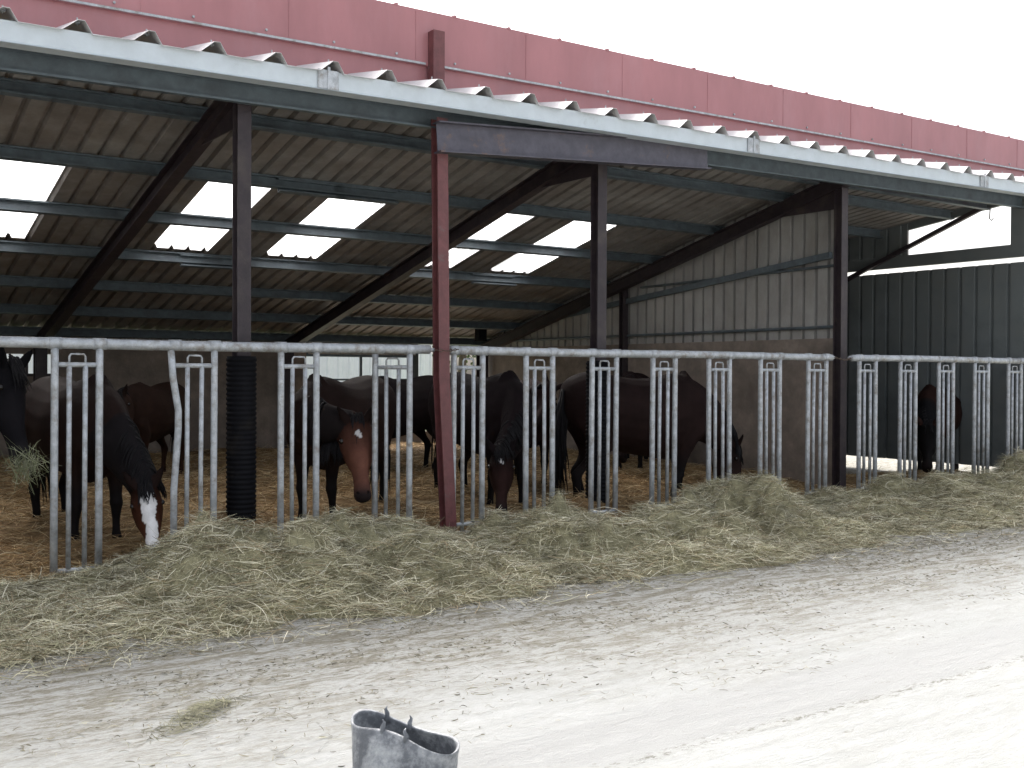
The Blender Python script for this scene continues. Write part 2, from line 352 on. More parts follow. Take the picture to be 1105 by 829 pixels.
for (y0, z0, y1, z1, r) in ((8.7, 2.09, 16.3, 2.07, .02), (8.75, 2.98, 16.3, 2.25, .035), (8.7, 2.85, 12.3, 2.80, .018)):
    g_ = MB()
    if r == .035: g_.sweep([(10.83, y0, z0), (10.83, y1, z1)], [(-.03, -.04), (.03, -.04), (.03, .04), (-.03, .04)])
    else: g_.tube([(10.84, y0, z0), (10.84, y1, z1)], r, 8)
    obj('girt', g_, M['purlin'], barn)
c = MB(); c.sweep([(10.8, 12.65, 0), (10.8, 12.65, ROOF(12.65) - .1)], i_prof(.1, .1), up=Vector((0, 1, 0))); obj('wall_post', c, M['dark_steel'], barn)
# rear wall
yb = YR
rw = MB(); 
rw.box(X0, 2.7, yb, yb + .08, 0, 1.95); rw.box(3.35, 7.3, yb, yb + .08, 0, 1.95); rw.box(2.7, 3.35, yb, yb + .08, 0, 1.46); rw.box(2.7, 3.35, yb, yb + .08, 1.74, 1.95)
rw.box(7.3, 10.86, yb, yb + .08, 0, .46)
obj('rear_wall', rw, M['boards'], barn)
mb = MB(); pr = corr(X0, 9.35, .2, .035); n = len(pr)
mb.add([(x, yb - .02 - h, 1.9 if x < 7.3 else 1.8) for x, h in pr] + [(x, yb - .02 - h, ROOF(yb) + .05) for x, h in pr], [(j, j + 1, n + j + 1, n + j) for j in range(n - 1)])
obj('rear_cladding', mb, M['gable'], barn)
fr = MB(); fr.box(9.3, 9.42, yb - .02, yb + .09, .46, 2.2); fr.box(7.3, 9.3, yb + .01, yb + .07, 1.76, 1.83); fr.box(7.3, 9.3, yb + .02, yb + .05, 1.36, 1.39); fr.box(8.3, 8.34, yb + .02, yb + .05, .46, 1.76)
obj('rear_frame', fr, M['purlin'], barn)
fr = MB(); fr.box(2.66, 2.7, yb - .01, yb + .085, 1.44, 1.76); fr.box(3.35, 3.39, yb - .01, yb + .085, 1.44, 1.76); fr.box(2.98, 3.03, yb - .01, yb + .085, 1.46, 1.74); fr.box(2.66, 3.39, yb - .012, yb + .087, 1.42, 1.46)
obj('window_frame', fr, M['dark_steel'], barn)
bx = MB(); bx.box(10.05, 10.22, 15.6, 15.72, 2.05, 2.42); bx.box(10.03, 10.24, 15.58, 15.74, 2.42, 2.44); obj('junction_box', bx, M['sleeve'], barn)
# unseen wall added across the left end to stop light leaking in
wall_corr('left_light_blocker', X0, 8.6, YR, lambda y: 0, lambda y: ROOF(y) + .05, M['gable'])
# right end wall of the side pen
ybk = YR
wall_corr('side_wall', 14.42, 8.15, ybk, lambda y: .19, lambda y: 3.085, M['dark_wall'], .25, .03)
b_ = MB(); b_.box(14.38, 14.46, 8.15, ybk, 3.16, 3.34); obj('side_rail', b_, M['dark_wall'], barn)
wall_corr('side_upper_wall', 14.42, 10.25, ybk, lambda y: 3.34, lambda y: max(3.35, ROOF2(y) + .05), M['dark_wall'], .25, .03)
for q in ((14.38, 14.46, 8.15, 8.5, 3.34, ROOF2(8.5) + .02), (14.4, 14.44, 10.19, 10.25, 3.34, ROOF2(10.2) + .05)):
    b_ = MB(); b_.box(*q); obj('side_post', b_, M['dark_wall'], barn)
b_ = MB(); b_.box(14.39, 14.45, 8.10, 8.15, 0, ROOF(8.5) - .1); obj('side_post', b_, M['dark_wall'], barn)
b_ = MB(); b_.sweep([(14.33, 11.3, 3.02), (14.36, 8.95, 3.90)], [(-.03, -.03), (.03, -.03), (.03, .03), (-.03, .03)]); obj('diagonal_brace', b_, M['dark_steel'], barn)
b_ = MB(); b_.tube([(14.36, 8.80, 3.90), (14.36, 8.81, 3.74), (14.36, 8.78, 3.71), (14.36, 8.75, 3.74)], .008, 6); obj('hanging_hook', b_, M['chain'], barn)
wall_y = MB(); pr = corr(10.96, 14.4, .25, .03); n = len(pr)
wall_y.add([(x, YR - .02 - h, 0) for x, h in pr] + [(x, YR - .02 - h, ROOF2(YR) + .05) for x, h in pr], [(j, j + 1, n + j + 1, n + j) for j in range(n - 1)])
obj('side_rear_wall', wall_y, M['dark_wall'], barn)
b_ = MB(); b_.sweep([(14.44, 8.0, ROOF2(8.0) + .0), (14.44, YR, ROOF2(YR) + .0)], [(-.03, -.04), (.03, -.04), (.03, .15), (-.03, .15)]); obj('verge_rail', b_, M['dark_wall'], barn)
# ------------------------------------------------------------ feed barriers
YF, HT = 8.24, 1.70
def barrier(x0, x1, centres, label, bottom_rail, bent={}):
    t = empty('feed_barrier', ((x0 + x1) / 2, YF, 0), label, 'barrier', 'galvanised feed barriers along the barn front')
    r = MB(); pts = []
    n_ = max(4, int((x1 - x0) / .4))
    for i in range(n_ + 1):
        x = x0 + (x1 - x0) * i / n_; pts.append((x, YF, HT + .004 * math.sin(x * 1.7)))
    r.tube(pts, .040, 14); r.tube([(x0 - .0, YF, HT), (x0 - .05, YF, HT)], .018, 8); r.tube([(x1, YF, HT), (x1 + .05, YF, HT)], .018, 8)
    rail = obj('top_rail', r, M['galv'], t, True)
    for xc in centres:
        for s in (-1, 1):
            cl = MB(); xx = xc + s * .155; cl.tube([(xx - .045, YF, HT), (xx + .045, YF, HT)], .0445, 14)
            obj('clamp', cl, M['galv'], rail, True)
    if bottom_rail:
        b = MB(); b.tube([(x0, YF + .03, .035), (x1, YF + .03, .035)], .032, 10); obj('bottom_rail', b, M['galv'], t, True)
    for ci, xc in enumerate(centres):
        ang = bent.get(('rot', ci), 0); ax = xc + .155
        jit = random.uniform(-.006, .006)
        def T(p):
            p = Vector(p)
            if ang:
                d = p.x - ax; p = Vector((ax + d * math.cos(ang), p.y + d * math.sin(ang), p.z))
            return p + Vector((jit * (1.7 - p.z), 0, 0))
        for s in (-1, 1):
            x = xc + s * .155; k = bent.get(('kink', ci, s), 0)
            pl = [(x, YF, 0.0 if s < 0 else .02), (x, YF, .6)]
            if k: pl += [(x + .03, YF, 1.05), (x + .03, YF, 1.2), (x - .012, YF, 1.45), (x - k, YF, HT - .02)]
            else: pl += [(x, YF, 1.3), (x, YF, 1.55), (x, YF, HT - .02)]
            m_ = MB(); m_.tube([T(q) for q in pl], .027, 10); obj('upright', m_, M['galv'], t, True)
            m_ = MB(); x = xc + s * .056; m_.tube([T((x, YF, .06)), T((x + random.uniform(-.004, .004), YF, .8)), T((x, YF, 1.54))], .0185, 8); obj('bar', m_, M['galv'], t, True)
        for z in (1.545, .13 if bottom_rail else .05):
            m_ = MB(); m_.tube([T((xc - .15, YF, z)), T((xc + .15, YF, z))], .0185, 8); obj('crossbar', m_, M['galv'], t, True)
        m_ = MB(); w_ = .056; fold = bent.get(('fold', ci), 0)
        m_.tube([T((xc - w_, YF, 1.55)), T((xc - w_, YF, 1.605)), T((xc - w_ + .012, YF, 1.622)), T((xc, YF, 1.624)), T((xc + w_ - .012, YF, 1.622)), T((xc + w_, YF, 1.605)), T((xc + w_, YF, 1.55))], .0085, 8)
        obj('handle', m_, M['galv'], t, True)
    return t
s1 = [.975, 1.8375, 2.70, 3.56, 4.44]
s2 = [5.20 + .7956 * k for k in range(7)]
s3 = [10.886 + .7956 * k for k in range(5)]
barrier(.3, 4.79, s1, 'grey tubular feed barrier left of the red post with one kinked upright', False, {('kink', 2, -1): .03, ('rot', 4): -.75})
barrier(5.07, 10.22, s2, 'grey tubular feed barrier between the red post and the brown column', True)
barrier(10.58, 14.3, s3, 'grey tubular feed barrier farthest right, beyond the brown column', True)
def chain(pts, label):
    ch = MB()
    pts = [Vector(p) for p in pts]
    for i in range(len(pts) - 1):
        a, b = pts[i], pts[i + 1]; n_ = max(2, int((b - a).length / .03))
        for k in range(n_):
            c_ = a.lerp(b, (k + .5) / n_); d = (b - a).normalized(); u = Vector((0, 0, 1)) if k % 2 else d.cross(Vector((0, 0, 1))).normalized()
            loop = [c_ + d * .02 * math.cos(t_) + u * .011 * math.sin(t_) for t_ in np.linspace(0, 2 * math.pi, 9)]
            ch.tube(loop, .004, 5, up=d.cross(u))
    o = obj('chain', ch, M['chain'], None, True, loc=pts[0]); tag(o, label, 'chain', 'chains tying the barrier rails to the posts'); return o
chain([(4.80, 8.17, HT), (4.90, 8.11, HT - .01), (5.05, 8.17, HT + .01)], 'rusty chain tying the barrier rail to the red post')
chain([(10.24, 8.22, HT), (10.42, 8.2, HT - .03), (10.57, 8.22, HT)], 'short chain across the rail gap at the brown column')
# ------------------------------------------------------------ hay and litter
def smooth_noise(x, y, s=1.0, o=3, seed=0):
    return mnoise.fractal(Vector((x * s + seed, y * s, seed * 1.7)), .8, 2.0, o)
HX = [-2, 0.6, 1.2, 1.65, 1.95, 2.5, 3.1, 3.5, 3.95, 4.3, 4.6, 4.85, 5.35, 5.8, 6.3, 6.85, 7.3, 7.85, 8.2, 8.6, 9.1, 9.6, 10.1, 10.6, 11.2, 12, 12.9, 14, 18]
HZ = [0.05, 0.05, 0.04, 0.035, 0.08, 0.29, 0.31, 0.18, 0.29, 0.15, 0.07, 0.1, 0.38, 0.3, 0.2, 0.09, 0.25, 0.37, 0.26, 0.08, 0.05, 0.12, 0.12, 0.19, 0.17, 0.2, 0.27, 0.33, 0.3]
EDGE = [5.8, 5.7, 5.8, 5.84, 5.88, 5.9, 5.92, 5.9, 5.9, 5.86, 5.85, 5.85, 5.85, 5.8, 5.76, 5.76, 5.85, 5.9, 5.95, 6.05, 6.0, 5.9, 5.75, 5.65, 5.65, 5.65, 5.6, 5.6, 5.6]
def hay_h(x, y):
    hmax = float(np.interp(x, HX, HZ)); e = float(np.interp(x, HX, EDGE)) + .16 * smooth_noise(x, 0, 1.6, 3, 5)
    if y < e: return -.02
    t = (y - e) / (7.45 - e)
    if t < 1: s = t ** .9 if hmax > .2 else t ** .6; s = .18 + .82 * (s * s * (3 - 2 * s)); s *= min(1, t / .07)
    else: s = max(0, 1 - ((y - 7.5) / .85) ** 2)
    lump = 1.0 + 1.3 * smooth_noise(x, y, 1.8, 2, 1) + .6 * smooth_noise(x, y, 4.5, 2, 9)
    return max(-.02, hmax * s * max(.25, lump) + min(1, t * 4) * (y < 8) * .03 * smooth_noise(x, y, 9, 2, 3) - .012)
def lit_h(x, y):
    b = np.interp(y, [7.7, 8.2, 8.6, 9.2, 9.9, 16.6], [-.02, .01, .07, .12, .20, .27])
    b += .04 * smooth_noise(x, y, .9, 3, 4) + .015 * smooth_noise(x, y, 4, 2, 2)
    d = math.hypot(x - 3.17, y - 8.55); b += .27 * math.exp(-(d / .42) ** 2)
    d = math.hypot(x - 6.92, y - 8.55); b += .2 * math.exp(-(d / .4) ** 2)
    if x > 11.0: b *= max(0, min(1, (9.9 - y) / .6)) ; b -= .01
    return float(b)
def field(x0, x1, y0, y1, st, hf):
    nx, ny = int((x1 - x0) / st) + 1, int((y1 - y0) / st) + 1
    m_ = MB(); v = [(x0 + i * st, y0 + j * st, hf(x0 + i * st, y0 + j * st)) for j in range(ny) for i in range(nx)]
    m_.add(v, [(j * nx + i, j * nx + i + 1, (j + 1) * nx + i + 1, (j + 1) * nx + i) for j in range(ny - 1) for i in range(nx - 1)])
    return m_
def strands(name, P, H, length, width, cols, lift, material, parent_kind=None, orient=None):
    """P: N x 3 base centres. curved ribbon strands"""
    N = len(P); th = rng.uniform(0, 2 * np.pi, N) if orient is None else orient
    L = length * np.exp(rng.normal(0, .35, N)); W = width * rng.uniform(.6, 1.4, N)
    D = np.stack([np.cos(th), np.sin(th), rng.normal(0, lift, N)], 1); D /= np.linalg.norm(D, axis=1)[:, None]
    S = np.stack([-np.sin(th), np.cos(th), rng.normal(0, .9, N)], 1); S -= D * (S * D).sum(1)[:, None]; S /= np.linalg.norm(S, axis=1)[:, None]
    bend = rng.normal(0, .22, N)[:, None]; bendz = rng.normal(.03, .10, N)
    K = 5; V = np.zeros((N, K, 2, 3))
    for k in range(K):
        t = k / (K - 1) - .5
        c = P + D * (L * t)[:, None] + S * (bend * L[:, None] * (t * t * 4 - .3) * .5)
        c[:, 2] += (-t * t * 4 + .4) * bendz * L * .7
        if H is not None:
            base = H(c[:, 0], c[:, 1]); c[:, 2] = np.maximum(c[:, 2], base - .01)
        w_ = (W * (1 - .5 * abs(t) * 2))[:, None]
        V[:, k, 0] = c - S * w_ / 2; V[:, k, 1] = c + S * w_ / 2
    me = bpy.data.meshes.new(name); nv = N * K * 2
    me.vertices.add(nv); me.vertices.foreach_set('co', V.reshape(-1))
    b = (np.arange(N) * K * 2)[:, None, None]; kk = (np.arange(K - 1) * 2)[None, :, None]; q = np.array([0, 1, 3, 2])[None, None, :]
    idx = (b + kk + q).reshape(-1); nf = N * (K - 1)
    me.loops.add(nf * 4); me.loops.foreach_set('vertex_index', idx.astype(np.int32)); me.polygons.add(nf); me.polygons.foreach_set('loop_start', np.arange(nf, dtype=np.int32) * 4)
    me.update(); me.validate()
    ca = me.color_attributes.new('tint', 'FLOAT_COLOR', 'POINT')
    c0 = np.array(cols)[rng.integers(0, len(cols), N)] * rng.uniform(.7, 1.25, (N, 1)); c4 = np.concatenate([c0, np.ones((N, 1))], 1)
    ca.data.foreach_set('color', np.repeat(c4, K * 2, axis=0).reshape(-1).astype(np.float32))
    me.materials.append(material); o = bpy.data.objects.new(name, me); scene.collection.objects.link(o); return o
def grid_lookup(x0, x1, y0, y1, st, hf):
    xs_ = np.arange(x0, x1 + st, st); ys_ = np.arange(y0, y1 + st, st)
    G = np.array([[hf(x, y) for x in xs_] for y in ys_])
    def f(x, y):
        i = np.clip(((x - x0) / st).astype(int), 0, len(xs_) - 1); j = np.clip(((y - y0) / st).astype(int), 0, len(ys_) - 1); return G[j, i]
    return f
HF = grid_lookup(-1, 17, 5, 9, .04, hay_h); LF = grid_lookup(-1, 15, 7.5, 17, .06, lit_h)
def join_objs(a, b):
    """append mesh b's geometry to a (so the whole hay bed is one object)"""
    import bmesh
    bm = bmesh.new(); bm.from_mesh(a.data); n0 = len(bm.faces); bm.from_mesh(b.data); bm.faces.ensure_lookup_table()
    for f in bm.faces[n0:]: f.material_index = 1
    bm.to_mesh(a.data); bm.free(); a.data.materials.append(b.data.materials[0]); bpy.data.objects.remove(b)
HAYC = [(.52, .48, .32), (.60, .56, .40), (.42, .405, .26), (.68, .63, .46), (.26, .245, .15), (.78, .73, .57), (.38, .30, .19), (.17, .15, .09)]
# bed of hay: strand density follows the picture (denser nearer)
N = 150000
px = 0.0 + 16.2 * rng.uniform(0, 1, N) ** 1.25; py = 5.55 + 2.75 * rng.uniform(0, 1, N)
hh = HF(px, py); keep = (hh > -.005) | (rng.uniform(0, 1, N) < .10 * np.clip((py - 5.3) / .5, 0, 1))
px, py, hh = px[keep], py[keep], hh[keep]
ori = np.array([smooth_noise(a, b, 2.3, 2, 12) for a, b in zip(px, py)]) * 5.5 + rng.normal(0, .8, len(px)) + .2
P = np.stack([px, py, np.maximum(hh, 0) + rng.uniform(-.005, .028, len(px))], 1)
hs_o = strands('hay', P, HF, .17, .0038, HAYC, .22, M['hay'], orient=ori)
base_h = obj('hay_base', field(-1, 17, 5.4, 8.9, .05, lambda x, y: hay_h(x, y) - .015), M['mound'], smooth=True)
join_objs(hs_o, base_h); tag(hs_o, 'long heap of greenish dry hay strewn along the foot of the feed barriers', 'hay', kind='stuff')
# wisps lying in the yard
def tuft(cx, cy, sx, sy, n_, rot, hz=.03, L=.16):
    a = rng.normal(0, 1, (n_, 2)) * [sx, sy]; c_, s_ = math.cos(rot), math.sin(rot)
    x = cx + a[:, 0] * c_ - a[:, 1] * s_; y = cy + a[:, 0] * s_ + a[:, 1] * c_
    z = .004 + hz * np.exp(-(a[:, 0] / sx) ** 2 - (a[:, 1] / sy) ** 2) * rng.uniform(0, 1, n_); return np.stack([x, y, z], 1)
tf = strands('hay_wisp', np.concatenate([tuft(1.58, 4.66, .10, .04, 320, .5, .05), tuft(1.42, 4.5, .10, .05, 120, .5, .02)]), None, .09, .0028, [(.30, .29, .19), (.36, .34, .24), (.22, .21, .14)], .08, M['hay']); tag(tf, 'small wisp of loose hay lying on the concrete left of the tub', 'hay', kind='stuff')
loose = [tuft(rng.uniform(.6, 9), rng.uniform(3.6, 5.7), .15, .06, int(rng.uniform(5, 25)), rng.uniform(-.5, .5), .01) for _ in range(90)]
tf = strands('loose_stalks', np.concatenate(loose), None, .05, .0025, [(.28, .26, .18), (.2, .18, .12), (.36, .34, .25)], .03, M['hay']); tag(tf, 'loose stalks scattered over the pale yard in front of the hay', 'hay', kind='stuff')
nc = 22000
cx_ = rng.uniform(-.5, 16, nc) ** 1.0; cy_ = 6.0 - np.abs(rng.normal(0, 1, nc)) * .95
gate = np.array([smooth_noise(a * .8, b * 2.2, 1.3, 3, 21) for a, b in zip(cx_, cy_)]); k_ = gate > rng.normal(.0, .18, nc)
cf = strands('chaff', np.stack([cx_[k_], cy_[k_], np.full(k_.sum(), .006)], 1), None, .022, .0045, [(.26, .235, .17), (.20, .18, .13), (.32, .29, .21), (.14, .125, .09)], .12, M['hay'])
tag(cf, 'chaff and crumbs trodden over the yard along the edge of the hay', 'chaff', kind='stuff')
# straw litter inside
LC = [(.40, .28, .14), (.32, .21, .10), (.47, .35, .19), (.25, .16, .08), (.52, .42, .26)]
N = 46000
px = 0.6 + 13.6 * rng.uniform(0, 1, N) ** 1.1; py = 7.9 + 8.5 * rng.uniform(0, 1, N) ** 1.6
k_ = ~((px > 11) & (py > 9.7)) & (px < 14); px, py = px[k_], py[k_]
P = np.stack([px, py, LF(px, py) + rng.uniform(-.005, .03, len(px))], 1)
ls = strands('straw_litter', P, LF, .22, .006, LC, .2, M['hay'])
base_l = obj('litter_base', field(X0 + .05, 14.3, 7.7, 16.55, .1, lit_h), M['litter_base'], smooth=True)
join_objs(ls, base_l); tag(ls, 'deep golden straw bedding covering the barn floor behind the barriers', 'straw', kind='stuff')
# ------------------------------------------------------------ horses
def loft(mb, rings, nseg=20):
    """rings: (centre, side vec, up vec) already scaled by the half widths"""
    vs_ = []; fs = []
    for c, a, b in rings:
        for j in range(nseg):
            t = 2 * math.pi * j / nseg; vs_.append(c + a * math.cos(t) + b * math.sin(t))
    for i in range(len(rings) - 1):
        for j in range(nseg):
            k = (j + 1) % nseg; fs.append((i * nseg + j, i * nseg + k, (i + 1) * nseg + k, (i + 1) * nseg + j))
    fs.append(tuple(range(nseg))[::-1]); fs.append(tuple((len(rings) - 1) * nseg + j for j in range(nseg)))
    mb.add(vs_, fs)
def catmull(pts, n_=6):
    out = []
    for i in range(len(pts) - 1):
        p0 = pts[max(i - 1, 0)]; p1 = pts[i]; p2 = pts[i + 1]; p3 = pts[min(i + 2, len(pts) - 1)]
        for k in range(n_):
            t = k / n_
            out.append(tuple(.5 * (2 * b + (c - a) * t + (2 * a - 5 * b + 4 * c - d) * t * t + (3 * b - a - 3 * c + d) * t ** 3) for a, b, c, d in zip(p0, p1, p2, p3)))
    out.append(tuple(pts[-1])); return out
def horse(label, withers, rump, poll, muzzle, face=None, scale=.88, z0=.12, coat=(.10, .035, .018), points=(.012, .010, .010), marking=None, step=(0, 0, 0, 0), muz=(.02, .014, .013), mane_side=1, tail=True, hscale=1.0, brown_face=None, hwid=1.12, neck_col=None):
    """withers/rump: world XY; poll/muzzle: world points"""
    wx = Vector((withers[0], withers[1], 0)); rp = Vector((rump[0], rump[1], 0))
    f = (wx - rp).normalized(); lft = Vector((-f.y, f.x, 0)); S = scale
    base = Vector((wx.x, wx.y, z0))
    def Wd(p):
        z = p[2] * .80 if p[2] < .8 else .64 + (p[2] - .8) * (1.0 if p[2] > .95 else 1.0)
        return base + (f * p[0] + lft * p[1] + Vector((0, 0, 1)) * z) * S
    root = empty('horse', base, label, 'horse', 'horses in the barn')
    mb = MB(); tags = []       # tags: (centre, radius, kind, t)
    def put(rings, kind, ts):
        loft(mb, rings)
        for (c, a, b), t in zip(rings, ts): tags.append((c, max(a.length, b.length), kind, t))
    Z = Vector((0, 0, 1))
    tor = catmull([(-1.13, 1.24, .05, .07), (-1.08, 1.24, .17, .19), (-.92, 1.19, .255, .30), (-.70, 1.155, .275, .325), (-.45, 1.11, .28, .325), (-.2, 1.09, .285, .345), (.0, 1.10, .25, .375), (.12, 1.12, .215, .345), (.28, 1.13, .185, .27), (.40, 1.13, .12, .17)], 4)
    put([(Wd((x, 0, z - .015)), lft * a * 1.12 * S, Z * b * 1.10 * S) for x, z, a, b in tor], 'torso', [x for x, *_ in tor])
    # neck
    nb = Wd((.12, 0, 1.13)); pl = Vector(poll); ctrl = Wd((.52, 0, 1.28)) if pl.z > base.z + .95 * S else Wd((.48, 0, 1.10))
    H = Vector(muzzle) - pl; d = H.normalized(); HL = .60 * S * hscale
    d_in = -d
    rings = []; ts = []; path = []
    for i in range(13):
        t = i / 12; p = nb * (1 - t) ** 2 + ctrl * 2 * t * (1 - t) + pl * t * t; tg = ((ctrl - nb) * (1 - t) + (pl - ctrl) * t).normalized()
        sv = tg.cross(Z); sv = sv.normalized() if sv.length > .15 else lft.copy()
        if sv.dot(lft) > 0: sv = -sv
        sv = (sv * .5 + -lft * .5 * (1 - t) + sv * .5 * t).normalized(); sv = (sv - tg * sv.dot(tg)).normalized()
        uv = tg.cross(sv) * -1
        ry = (.175 * (1 - t) + .095 * t) * S; rz = (.32 * (1 - t) ** 1.2 + .145) * S * (.78 if t > 0 else .9)
        rings.append((p, sv * ry, uv * rz)); ts.append(t); path.append((p, tg, sv, uv, rz))
    put(rings, 'neck', ts)
    # head
    fc = Vector(face) if face is not None else (f + Z * .3); u = (fc - d * fc.dot(d)).normalized(); sd_ = d.cross(u).normalized()
    hp = catmull([(-.10, .05, .06, -.02), (0, .078, .095, -.01), (.12, .098, .122, -.02), (.25, .10, .135, -.035), (.4, .084, .13, -.045), (.55, .062, .095, -.03), (.7, .05, .07, -.02), (.84, .051, .062, -.018), (.94, .056, .058, -.022), (1.0, .046, .045, -.026), (1.03, .02, .02, -.028)], 3)
    put([(pl + d * HL * t + u * o * S * hscale, sd_ * a * S * hscale * hwid * (1 - .12 * (t > .6)), u * b * S * hscale * (hwid * .5 + .5)) for t, a, b, o in hp], 'head', [t for t, *_ in hp])
    for s in (-1, 1):      # ears
        e0 = pl + sd_ * s * .062 * S * hscale + u * .070 * S * hscale + d * .02; ed = (-d * .68 + sd_ * s * .48 + u * .42).normalized(); es = ed.cross(u).normalized(); eu = es.cross(ed)
        er = catmull([(-.02, .025, .02), (.03, .034, .022), (.08, .035, .018), (.13, .022, .013), (.165, .006, .006)], 3)
        put([(e0 + ed * t * S * hscale, es * a * S * hscale, eu * b * S * hscale) for t, a, b in er], 'ear', [t / .165 for t, *_ in er])
    # brow ridges, nostrils rims, cheeks
    for s in (-1, 1):
        c = pl + d * HL * .24 + sd_ * s * .082 * S * hscale + u * .045 * S * hscale
        rr = [(-.035, .012), (-.018, .026), (.0, .031), (.018, .026), (.035, .012)]
        put([(c + d * t * S * hscale, sd_ * r_ * S * hscale, u * r_ * S * hscale * .8) for t, r_ in rr], 'head', [.24] * 5)
        c = pl + d * HL * .33 + sd_ * s * .055 * S * hscale - u * .09 * S * hscale
        rr = [(-.08, .02), (-.05, .05), (0, .06), (.05, .05), (.08, .02)]
        put([(c + d * t * S * hscale, sd_ * r_ * .7 * S * hscale, u * r_ * S * hscale) for t, r_ in rr], 'head', [.33] * 5)
    # legs
    for s, st in ((1, step[0]), (-1, step[1])):
        lp = [(.16, s * .11, 1.12, .15, .10), (.22, s * .14, .98, .135, .085), (.14, s * .145, .84, .105, .075), (.13, s * .14, .68, .068, .058), (.14, s * .135, .53, .050, .046), (.145, s * .135, .455, .054, .052), (.14, s * .135, .40, .043, .042), (.132, s * .135, .28, .034, .031), (.132, s * .135, .17, .037, .034), (.138, s * .135, .13, .047, .041), (.165, s * .135, .08, .038, .037), (.18, s * .135, .05, .050, .047), (.192, s * .135, .0, .062, .055)]
        lp = [(x + st * max(0, (.95 - z)) / .95, y, z, a, b) for x, y, z, a, b in lp]
        lp = catmull(lp, 3); put([(Wd((x, y, z)), f * a * S, lft * b * S) for x, y, z, a, b in lp], 'leg', [z for _, _, z, *_ in lp])
    for s, st in ((1, step[2]), (-1, step[3])):
        lp = [(-.86, s * .10, 1.22, .19, .13), (-.86, s * .13, 1.05, .20, .125), (-.80, s * .15, .90, .165, .105), (-.80, s * .145, .76, .115, .08), (-.88, s * .135, .65, .075, .058), (-.96, s * .13, .56, .060, .046), (-.985, s * .13, .50, .058, .047), (-.975, s * .13, .43, .045, .04), (-.955, s * .13, .29, .037, .033), (-.945, s * .13, .17, .04, .036), (-.935, s * .13, .13, .049, .042), (-.905, s * .13, .08, .039, .037), (-.888, s * .13, .05, .05, .047), (-.875, s * .13, 0, .062, .055)]
        lp = [(x + st * max(0, (1.0 - z)), y, z, a, b) for x, y, z, a, b in lp]
        lp = catmull(lp, 3); put([(Wd((x, y, z)), f * a * S, lft * b * S) for x, y, z, a, b in lp], 'leg', [z for _, _, z, *_ in lp])
    raw = obj('raw', mb, M['coat'], root)
    rm = raw.modifiers.new('r', 'REMESH'); rm.mode = 'VOXEL'; rm.voxel_size = .0135 * S
    sm = raw.modifiers.new('s', 'SMOOTH'); sm.factor = .6; sm.iterations = 7
    dg = bpy.context.evaluated_depsgraph_get(); me = bpy.data.meshes.new_from_object(raw.evaluated_get(dg)); bpy.data.objects.remove(raw)
    me.polygons.foreach_set('use_smooth', [True] * len(me.polygons))
    body = bpy.data.objects.new('body', me); scene.collection.objects.link(body); body.parent = root
    if not me.materials: me.materials.append(M['coat'])
    nv = len(me.vertices); co = np.zeros(nv * 3); me.vertices.foreach_get('co', co); co = co.reshape(-1, 3) + np.array(base)
    TC = np.array([t[0] for t in tags]); TRd = np.array([t[1] for t in tags]); KD = [t[2] for t in tags]; TT = np.array([t[3] for t in tags])
    best = np.full(nv, 1e9); bi = np.zeros(nv, int)
    for i in range(len(TC)):
        dd = np.linalg.norm(co - TC[i], axis=1) / TRd[i]; mk = dd < best; best[mk] = dd[mk]; bi[mk] = i
    kd = np.array(KD)[bi]; tt = TT[bi]
    col = np.tile(np.array(coat), (nv, 1)); pt = np.array(points)
    hz = (co[:, 2] - base.z) / S; hz = np.where(hz < .64, hz / .8, hz + .16)
    top = np.clip((hz - 1.15) / .35, 0, 1)[:, None]; col = col * (1 - .35 * top)
    lg = kd == 'leg'; a = np.clip((.78 - hz) / .25, 0, 1)[:, None]; col = np.where(lg[:, None], col * (1 - a) + pt * a, col)
    if neck_col is not None:
        nm_ = (kd == 'neck')[:, None]; na = np.clip((tt - .05) / .35, 0, 1)[:, None]; col = np.where(nm_, col * (1 - na) + np.array(neck_col) * na, col)
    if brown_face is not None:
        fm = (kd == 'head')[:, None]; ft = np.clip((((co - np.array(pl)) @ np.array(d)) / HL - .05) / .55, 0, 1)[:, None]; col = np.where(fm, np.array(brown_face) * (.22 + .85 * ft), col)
    hd = kd == 'head'; a = np.clip((((co - np.array(pl)) @ np.array(d)) / HL - .80) / .16, 0, 1)[:, None]; col = np.where(hd[:, None], col * (1 - a) + np.array(muz) * a, col)
    col = np.where((kd == 'ear')[:, None], col * (.9 - .6 * tt[:, None]), col)
    rel = co - np.array(pl); tl = rel @ np.array(d) / HL; sl = rel @ np.array(sd_) / (S * hscale); ul = rel @ np.array(u) / (S * hscale)
    wob = .007 * np.sin(tl * 23 + 1) + .004 * np.sin(tl * 51)
    if marking == 'blaze':
        wd = np.interp(tl, [.02, .12, .24, .5, .8, 1.0, 1.05], [.0, .045, .058, .042, .044, .05, .03]); mk = hd & (np.abs(sl + wob) < wd) & (ul > -.02) & (tl > .05)
        col[mk] = (.72, .70, .69)
    if marking == 'star':
        mk = hd & ((np.abs(sl + wob) / .022) ** 2 + ((tl - .22) / .05) ** 2 < 1) & (ul > 0); col[mk] = (.6, .58, .57)
    for s in (-1, 1):   # nostrils
        nm = hd & (np.linalg.norm(np.stack([(tl - .93) * .55, (sl - s * .034), (ul - .012) * .6], 1), axis=1) < .016); col[nm] = (.006, .005, .005)
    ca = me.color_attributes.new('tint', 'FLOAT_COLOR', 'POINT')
    ca.data.foreach_set('color', np.concatenate([col, np.ones((nv, 1))], 1).reshape(-1).astype(np.float32))
